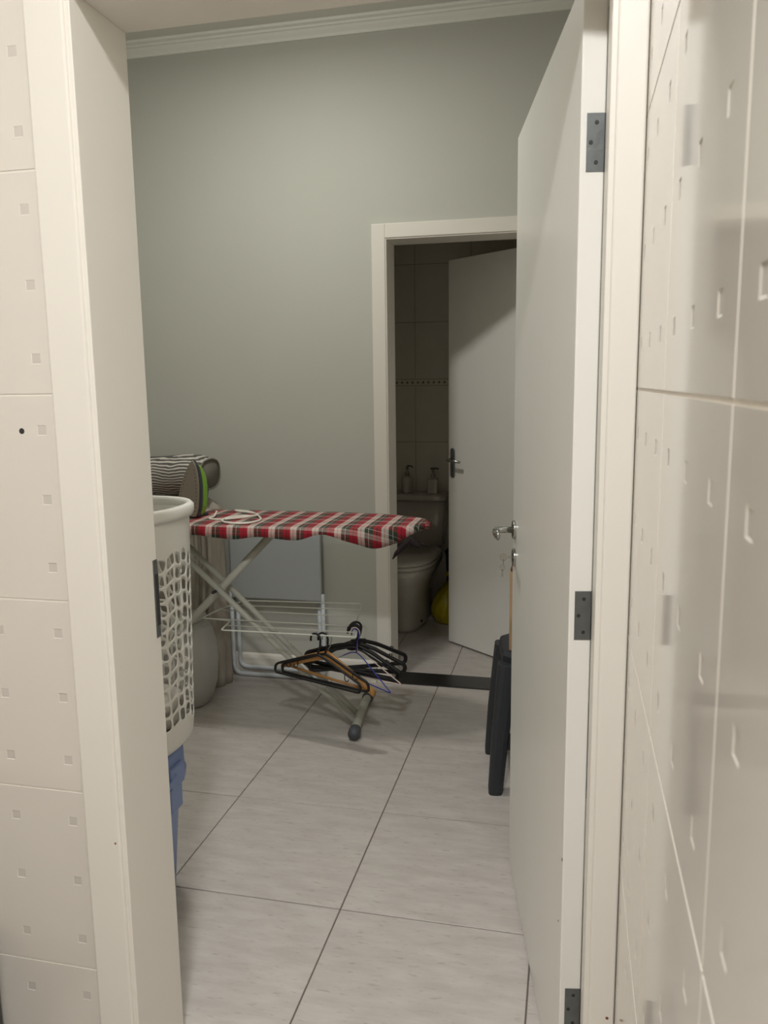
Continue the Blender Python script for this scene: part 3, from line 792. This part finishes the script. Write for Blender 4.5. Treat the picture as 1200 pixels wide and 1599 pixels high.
# ------------------------------------------------------------------ hangers (local: hook crown at origin, width along x)
def hanger_mesh(kind):
    parts = {}
    if kind == 'plastic':
        bm = nb(); hook = [(-.034, 0, -.030)]
        for k in range(11):
            a = PI-PI*k/10; hook.append((-.012+.022*math.cos(a), 0, -.024+.024*math.sin(a)))
        hook += [(.010, 0, -.05), (.002, 0, -.070), (0, 0, -.088)]
        hook[0] = (-.033, 0, -.034)
        tube(bm, hook, .0042, 8); parts['hook'] = (bm, None)
        bm = nb(); tri = roundpath([(0, 0, -.082), (.195, 0, -.165), (.198, 0, -.200), (-.198, 0, -.200), (-.195, 0, -.165)], .022, 5, True)
        tube(bm, tri, .0052, 8, closed=True); parts['frame'] = (bm, None)
        for s in (-1, 1):
            bm = nb(); tube(bm, [(s*.125, 0, -.135), (s*.125, 0, -.158), (s*.130, 0, -.166), (s*.139, 0, -.166), (s*.144, 0, -.156)], .002, 6); parts['strap_hook%d' % s] = (bm, None)
    elif kind == 'plastic_wide':
        bm = nb(); hook = [(-.034, 0, -.034)]
        for k in range(11):
            a = PI-PI*k/10; hook.append((-.012+.024*math.cos(a), 0, -.024+.024*math.sin(a)))
        hook += [(.008, 0, -.05), (0, 0, -.066), (0, 0, -.088)]
        tube(bm, hook, .005, 8); parts['hook'] = (bm, None)
        bm = nb(); tri = roundpath([(0, 0, -.076), (.075, 0, -.098), (.205, 0, -.160), (.200, 0, -.192), (-.200, 0, -.192), (-.205, 0, -.160), (-.075, 0, -.098)], .02, 5, True)
        tube(bm, tri, .0084, 8, closed=True); parts['frame'] = (bm, None)
        bm = nb(); box(bm, -.03, .03, -.006, .006, -.105, -.074); parts['shoulder_block'] = (bm, None)
        for s in (-1, 1):
            bm = nb(); tube(bm, [(s*.135, 0, -.13), (s*.138, 0, -.115), (s*.150, 0, -.120)], .0028, 6); parts['strap_hook%d' % s] = (bm, None)
    elif kind == 'wood':
        bm = nb(); hook = [(-.030, 0, -.032)]
        for k in range(11):
            a = PI-PI*k/10; hook.append((-.009+.021*math.cos(a), 0, -.022+.022*math.sin(a)))
        hook += [(.008, 0, -.05), (0, 0, -.064), (0, 0, -.085)]
        tube(bm, hook, .002, 8); parts['hook'] = (bm, None)
        bm = nb(); rings = []
        for k in range(25):
            s = -1+2*k/24; x = .215*s; z = -.090-.105*abs(s)**1.15; hh = .019-.004*abs(s); t = .0065+.004*abs(s)
            y = .012*abs(s)**2
            rings.append([(x+(0 if abs(s) < 1 else 0), y+t*math.cos(2*PI*q/12), z+hh*math.sin(2*PI*q/12)) for q in range(12)])
        loft(bm, rings); parts['frame'] = (bm, None)
        bm = nb(); tube(bm, [(-.185, .008, -.186), (0, .008, -.188), (.185, .008, -.186)], .0055, 8); parts['trouser_bar'] = (bm, None)
    else:
        bm = nb(); hook = [(-.030, 0, -.032)]
        for k in range(11):
            a = PI-PI*k/10; hook.append((-.009+.021*math.cos(a), 0, -.022+.022*math.sin(a)))
        hook += [(.006, 0, -.045), (0, 0, -.06), (0, 0, -.098)]
        tube(bm, hook, .0022, 8); parts['hook'] = (bm, None)
        bm = nb(); tri = roundpath([(0, 0, -.096), (.03, 0, -.105), (.20, 0, -.205), (-.20, 0, -.205), (-.03, 0, -.105)], .014, 5, True)
        tube(bm, tri, .0022, 8, closed=True); parts['frame'] = (bm, None)
    return parts
def hanger(label, kind, mat, loc, yaw_, rollv=0, pitchv=0, hookmat=None, group='hangers on the wire shelf'):
    t = thing('clothes_hanger', label, 'hanger', loc, group)
    t.rotation_euler = Euler((math.radians(pitchv), math.radians(rollv), math.radians(yaw_)), 'XYZ')
    for k, (bm, _) in hanger_mesh(kind).items():
        nm = k.rstrip('-1') if k.startswith('strap') else k
        o = obj(nm, bm, (hookmat or mat) if nm == 'hook' else mat, t, smooth=(nm != 'shoulder_block'), local=True)
    return t
hanger('black plastic hanger hanging nearest the camera, left group', 'plastic', 'plastic_black', (-.946, 2.908, .4715), -13.5, 4)
hanger('black plastic hanger just behind the nearest black one, left group', 'plastic', 'plastic_black', (-.918, 2.916, .4735), -13, 3.5)
hanger('orange-brown wooden hanger behind two thin black hangers', 'wood', 'wood_orange', (-.905, 2.922, .471), -14, 7, 0, 'steel')
hanger('thick black hanger nearest the bathroom doorway, rearmost of the right group', 'plastic_wide', 'plastic_black', (-.832, 3.09, .4735), 27, 1)
hanger('thick black hanger in the middle of the right group', 'plastic_wide', 'plastic_black', (-.830, 3.06, .4715), 8, 3)
hanger('thick black hanger hanging lowest of the right group', 'plastic_wide', 'plastic_black', (-.824, 3.035, .4705), -2, 8, 3)
hanger('black hanger with its right end lowest, just behind the blue wire hanger', 'plastic', 'plastic_black', (-.822, 3.027, .4705), 6, 10, 2)
hanger('thin blue wire hanger at the right end of the wire shelf', 'wire', 'wire_blue', (-.812, 2.995, .4705), -31, 4, 0)
hanger('thin pale wire hanger between the blue and the black hangers', 'wire', 'wire_pale', (-.818, 3.018, .4705), -13, 2, 2)

# ------------------------------------------------------------------ folded table leaning at the wall
FT = thing('folding_table', 'white folding table folded flat against the far wall on bent tube legs', 'table', (-1.39, 3.60, 0))
TX0, TX1 = -1.612, -1.150
bm = nb(); box(bm, TX0, TX1, 3.590, 3.616, .405, .80)
obj('tabletop', bm, 'plastic_white_blue', FT, bevel=.006, seg=3)
for k, (ins, y) in enumerate(((.0, 3.603), (.024, 3.622))):
    bm = nb(); zb = .013+.03*k
    tube(bm, roundpath([(TX0-.005+ins, y, .44), (TX0-.005+ins, y, zb), (TX1+.005-ins, y, zb), (TX1+.005-ins, y, .44)], .045, 6), .0105, 10)
    obj('leg_frame', bm, 'plastic_white_blue', FT, smooth=True)

# ------------------------------------------------------------------ quilt bundle, pillow, tub
QB = thing('quilt_bundle', 'upright roll of worn brownish-grey fabric behind the ironing board', 'quilt', (-1.80, 3.49, 0))
bm = nb(); rings = []
for k in range(19):
    s = k/18; z = .001+.925*s
    top = 1 if s < .90 else math.sqrt(max(.02, 1-((s-.90)/.10)**2.2))
    rg = []
    for q in range(48):
        a = 2*PI*q/48; ca, sa = math.cos(a), math.sin(a); e = 3.2; m = (abs(ca)**e+abs(sa)**e)**(-1/e)
        wob = 1+.035*math.sin(5*a+s*4)+.02*math.sin(11*a-s*7)
        rg.append((-1.80+ca*m*.195*wob*(.55+.45*top)*1.04, 3.490+sa*m*.085*wob*(.35+.65*top), z-.008*math.sin(a*3)*(s > .8)))
    rings.append(rg)
loft(bm, rings); obj('roll', bm, 'quilt', QB, smooth=True)
for i, x in enumerate((-1.70, -1.665, -1.635)):
    bm = nb(); tube(bm, smoothpath([(x-.02, 3.406, .03), (x-.01, 3.400, .3), (x+.012, 3.400, .6), (x+.004, 3.406, .88)], 2), .010, 8); obj('fold', bm, 'quilt', QB, smooth=True)
PL = thing('pillow', 'grey and white striped pillow lying on the fabric roll', 'pillow', (-1.80, 3.42, .93))
bm = nb(); rings = []
px0, px1 = -2.10, -1.615
for k in range(25):
    s = k/24; x = px0+(px1-px0)*s; e = (1-abs(2*s-1)**7)**.3 if 0 < s < 1 else .55
    e = max(e, .78); rg = []
    for q in range(40):
        a = 2*PI*q/40; ca, sa = math.cos(a), math.sin(a); p = 2.6; m = (abs(ca)**p+abs(sa)**p)**(-1/p)
        rg.append((x, 3.42+ca*m*.135*e, 1.031+sa*m*.088*e+.006*math.sin(x*14)))
    rings.append(rg)
loft(bm, rings)
for f in bm.faces:
    if len(f.verts) > 4: f.material_index = 1
o = obj('cushion', bm, ['pillow_stripe', 'pillow_side'], PL, smooth=True)
bm = nb(); tube(bm, [Vector(p)+Vector((.001, 0, 0)) for p in rings[-1]], .004, 6, closed=True); obj('piping', bm, 'pillow_side', PL, smooth=True)
TB = thing('laundry_tub', 'rounded pale tub standing on the floor behind the laundry basket', 'tub', (-1.71, 3.25, 0))
bm = nb(); lathe(bm, (-1.705, 3.245, 0), [(.100, .0), (.118, .010), (.140, .09), (.150, .20), (.147, .27), (.128, .35), (.10, .395)], 44, 1.0, .85, 3.0)
obj('body', bm, 'tub_white', TB, smooth=True)
bm = nb(); lathe(bm, (-1.705, 3.245, .393), [(.104, 0), (.106, .012), (.09, .024), (.03, .028)], 44, 1.0, .85, 3.0); obj('lid', bm, 'tub_white', TB, smooth=True)

# ------------------------------------------------------------------ blue bin + laundry basket
bxc, byc = -1.183, 1.93
bxb = bxc+.010
BB = thing('blue_bin', 'blue plastic bin with side clip under the white laundry basket', 'bin', (bxb, byc, 0))
bm = nb(); lathe(bm, (bxb, byc, 0), [(.070, 0), (.076, .006), (.094, .25), (.104, .325), (.107, .33)], 40, 1, 1, 3.4)
obj('body', bm, 'plastic_blue', BB, smooth=True)
bm = nb(); lathe(bm, (bxb, byc, .325), [(.108, 0), (.116, .004), (.118, .028), (.114, .034), (.112, .092), (.104, .099), (.03, .10)], 40, 1, 1, 3.4)
LD = obj('lid', bm, 'plastic_blue', BB, smooth=True)
bm = nb(); box(bm, bxb+.112, bxb+.128, byc-.045, byc+.03, .335, .395); box(bm, bxb+.107, bxb+.121, byc-.04, byc+.025, .262, .345)
obj('clip', bm, 'plastic_blue', BB, bevel=.004)
bm = nb(); tube(bm, smoothpath([(bxb+.02, byc-.123, .372), (bxb+.075, byc-.126, .345), (bxb+.115, byc-.095, .343), (bxb+.128, byc-.05, .36), (bxb+.128, byc-.02, .372)], 2), .008, 8)
obj('handle', bm, 'plastic_blue', BB, smooth=True)

BZ0, BZ1 = .427, 1.125
BK = thing('laundry_basket', 'tall white plastic laundry basket with irregular openings, on the blue bin', 'basket', (bxc, byc, BZ0))
def bpt(u, z):
    """u in turns, z height -> point on the basket wall"""
    s = (z-BZ0)/(BZ1-BZ0); r = .157+.016*s
    if s < .09: r -= .045*(1-s/.09)**2
    a = 2*PI*u; ca, sa = math.cos(a), math.sin(a); e = 2.5; m = (abs(ca)**e+abs(sa)**e)**(-1/e)
    return Vector((bxc+ca*m*r*1.04, byc+sa*m*r*.96, z))
bm = nb(); NC, NR = 30, 12; zl, zh = BZ0+.062, BZ1-.112
rnd = random.Random(3)
seedp = {(i, j): [rnd.uniform(2.3, 4.6), rnd.uniform(.76, .86), rnd.uniform(.78, .86), rnd.choice((-1, 0, 1)), rnd.uniform(-.10, .10)] for i in range(NC) for j in range(NR)}
def warp(u, v):
    # rows slant upwards, ribs wander slightly
    return (u+.10*math.sin(v*1.7+u*.9))/NC, zl+(zh-zl)*(v+.12*((u-5) % 15 if (u-5) % 15 <= 10 else 2*(15-(u-5) % 15))+.12*math.sin(u*3.1))/(NR+1.2)
vc = {}
def bv(u, v):
    k = (round((u % NC), 4), round(v, 4))
    if k not in vc: vc[k] = bm.verts.new(bpt(*warp(u % NC, v)))
    return vc[k]
NQ = 16
def square_pt(t):
    t = t*4; k = int(t) % 4; f = t-int(t)
    return ((f, 0), (1, f), (1-f, 1), (0, 1-f))[k]
for i in range(NC):
    for j in range(NR):
        e, wu, wv, lean, off = seedp[(i, j)]
        outer, inner = [], []
        for q in range(NQ):
            a, b = square_pt(q/NQ); outer.append(bv(i+a, j+b))
            ca, sb = a-.5, b-.5; l = math.hypot(ca, sb); ca /= l; sb /= l
            m = (abs(ca)**e+abs(sb)**e)**(-1/e)
            uu = .5+ca*m*.5*wu+.10*lean*sb*m; vv_ = .5+sb*m*.5*wv+off*ca*m
            # leaf shapes: pull two opposite corners
            inner.append(bm.verts.new(bpt(*warp(i+min(.93, max(.07, uu)), j+min(.92, max(.08, vv_))))))
        solid = (j == 0 and False)
        for q in range(NQ):
            p = (q+1) % NQ; bm.faces.new((outer[q], outer[p], inner[p], inner[q]))
# solid band above and below the openings
us = [i+k/4 for i in range(NC) for k in range(4)]
top = [bv(u, NR) for u in us]; bot = [bv(u, 0) for u in us]
def bandrows(edge, zs):
    prev = edge
    for z in zs:
        cur = [bm.verts.new(bpt((u+.10*math.sin((NR if z > .7 else 0)*1.7+u*.9))/NC, z)) for u in us]
        for q in range(len(us)):
            p = (q+1) % len(us); bm.faces.new((prev[q], prev[p], cur[p], cur[q]))
        prev = cur
    return prev
bandrows(top, [BZ1-.055, BZ1-.01])
last = bandrows(bot, [BZ0+.045, BZ0+.032, BZ0+.018, BZ0+.006, BZ0+.0005])
bm.faces.new(last)
bo = obj('body', bm, 'plastic_white', BK, smooth=True)
sm = bo.modifiers.new('thickness', 'SOLIDIFY'); sm.thickness = .002; sm.offset = -1
bm = nb(); rings = []
for k in range(72):
    p = bpt(k/72, BZ1-.01); c0 = Vector((bxc, byc, p.z)); d = (p-c0).normalized()
    rings.append([p+d*(x-.003)+Vector((0, 0, z)) for x, z in ((-.002, -.006), (.004, -.022), (.012, -.022), (.016, -.012), (.016, .004), (.008, .012), (-.002, .010), (-.004, 0))])
R = [[bm.verts.new(p) for p in r] for r in rings]; R.append(R[0])
for a, b in zip(R, R[1:]):
    for q in range(8): bm.faces.new((a[q], a[(q+1) % 8], b[(q+1) % 8], b[q]))
obj('rim', bm, 'plastic_white', BK, smooth=True)
# folded clothes at the bottom of the basket
CL = thing('folded_clothes', 'white and rose clothes lying in the bottom of the laundry basket', 'clothes', (bxc, byc, BZ0+.006))
for k, (z, m, r) in enumerate(((.006, 'fabric_pale', .098), (.043, 'fabric_rose', .112), (.068, 'fabric_pale', .122), (.115, 'fabric_pale', .122))):
    bm = nb(); h = (.034, .022, .044, .05)[k]
    prof = [(r*.9, 0), (r, h*.3), (r, h*.7), (r*.88, h), (r*.3, h*1.02)]
    lathe(bm, (bxc+.004*k-.005, byc, BZ0+z), prof, 28, 1.0, .95, 2.6)
    for v in bm.verts: v.co += Vector((.004*math.sin(v.co.y*90+k), .004*math.sin(v.co.x*80), .003*math.sin(v.co.x*70+v.co.y*60)))
    obj('garment', bm, m, CL, smooth=True)

# ------------------------------------------------------------------ stool with cardboard box behind the near door
sxc, syc, ZST = -.098, 2.865, .50
ST = thing('stool', 'charcoal plastic stool with splayed legs behind the near door', 'stool', (sxc, syc, 0))
ang = math.radians(8); sa_, ca_ = math.sin(ang), math.cos(ang)
def sp(x, y, z): return Vector((sxc+x*ca_-y*sa_, syc+x*sa_+y*ca_, z))
def ringq(cx, cy, h, z, e=5, n=20):
    out = []
    for k in range(n):
        a = 2*PI*k/n; c, s = math.cos(a), math.sin(a); m = (abs(c)**e+abs(s)**e)**(-1/e)
        out.append(sp(cx+c*m*h, cy+s*m*h, z))
    return out
bm = nb(); loft(bm, [ringq(0, 0, .137, ZST-.045), ringq(0, 0, .138, ZST-.012), ringq(0, 0, .132, ZST-.002), ringq(0, 0, .12, ZST)])
obj('seat', bm, 'plastic_charcoal', ST, smooth=False, bevel=.002)
for i in (-1, 1):
    for j in (-1, 1):
        bm = nb(); rg = []
        for z, r, w in ((.0, .158, .024), (.02, .157, .026), (.2, .143, .030), (.40, .120, .036), (.465, .112, .038)):
            o = []
            for k in range(16):
                a = 2*PI*k/16; c, s = math.cos(a), math.sin(a); m = (abs(c)**4+abs(s)**4)**(-.25)
                o.append(sp(i*r+c*m*w, j*r+s*m*w, z))
            rg.append(o)
        loft(bm, rg); obj('leg', bm, 'plastic_charcoal', ST, smooth=False, bevel=.001)
for i in (-1, 1):
    bm = nb(); obox(bm, (sxc, syc, 0), (ca_, sa_, 0), (-sa_, ca_, 0), (0, 0, 1), -.125, .125, i*.142-.007, i*.142+.007, .155, .215); obj('rail', bm, 'plastic_charcoal', ST, bevel=.002)
    bm = nb(); obox(bm, (sxc, syc, 0), (ca_, sa_, 0), (-sa_, ca_, 0), (0, 0, 1), i*.142-.007, i*.142+.007, -.125, .125, .155, .215); obj('rail', bm, 'plastic_charcoal', ST, bevel=.002)
    bm = nb(); obox(bm, (sxc, syc, 0), (ca_, sa_, 0), (-sa_, ca_, 0), (0, 0, 1), -.10, .10, i*.122-.005, i*.122+.005, .37, .46); obj('apron', bm, 'plastic_charcoal', ST, bevel=.002)
    bm = nb(); obox(bm, (sxc, syc, 0), (ca_, sa_, 0), (-sa_, ca_, 0), (0, 0, 1), i*.122-.005, i*.122+.005, -.10, .10, .37, .46); obj('apron', bm, 'plastic_charcoal', ST, bevel=.002)
CB = thing('cardboard_box', 'tall tan cardboard box on the stool, mostly hidden by the near door', 'box', (-.095, 2.81, ZST))
bm = nb(); box(bm, -.196, -.005, 2.765, 2.90, ZST+.001, .785); obj('carton', bm, 'cardboard', CB, bevel=.002)
bm = nb(); box(bm, -.194, -.007, 2.767, 2.898, .785, .797); obj('flap', bm, 'cardboard_top', CB, bevel=.001)

# ------------------------------------------------------------------ dark appliance at the left edge of the hall
AP = thing('dark_cabinet', 'dark unit standing against the tiled wall at the lower left edge', 'cabinet', (-1.45, 1.0, 0))
bm = nb(); box(bm, -1.75, -1.128, .72, 1.282, .03, .36); obj('body', bm, 'appliance_dark', AP, bevel=.012, seg=3)
bm = nb(); box(bm, -1.73, -1.15, .74, 1.26, 0, .03); obj('plinth', bm, 'appliance_dark', AP)
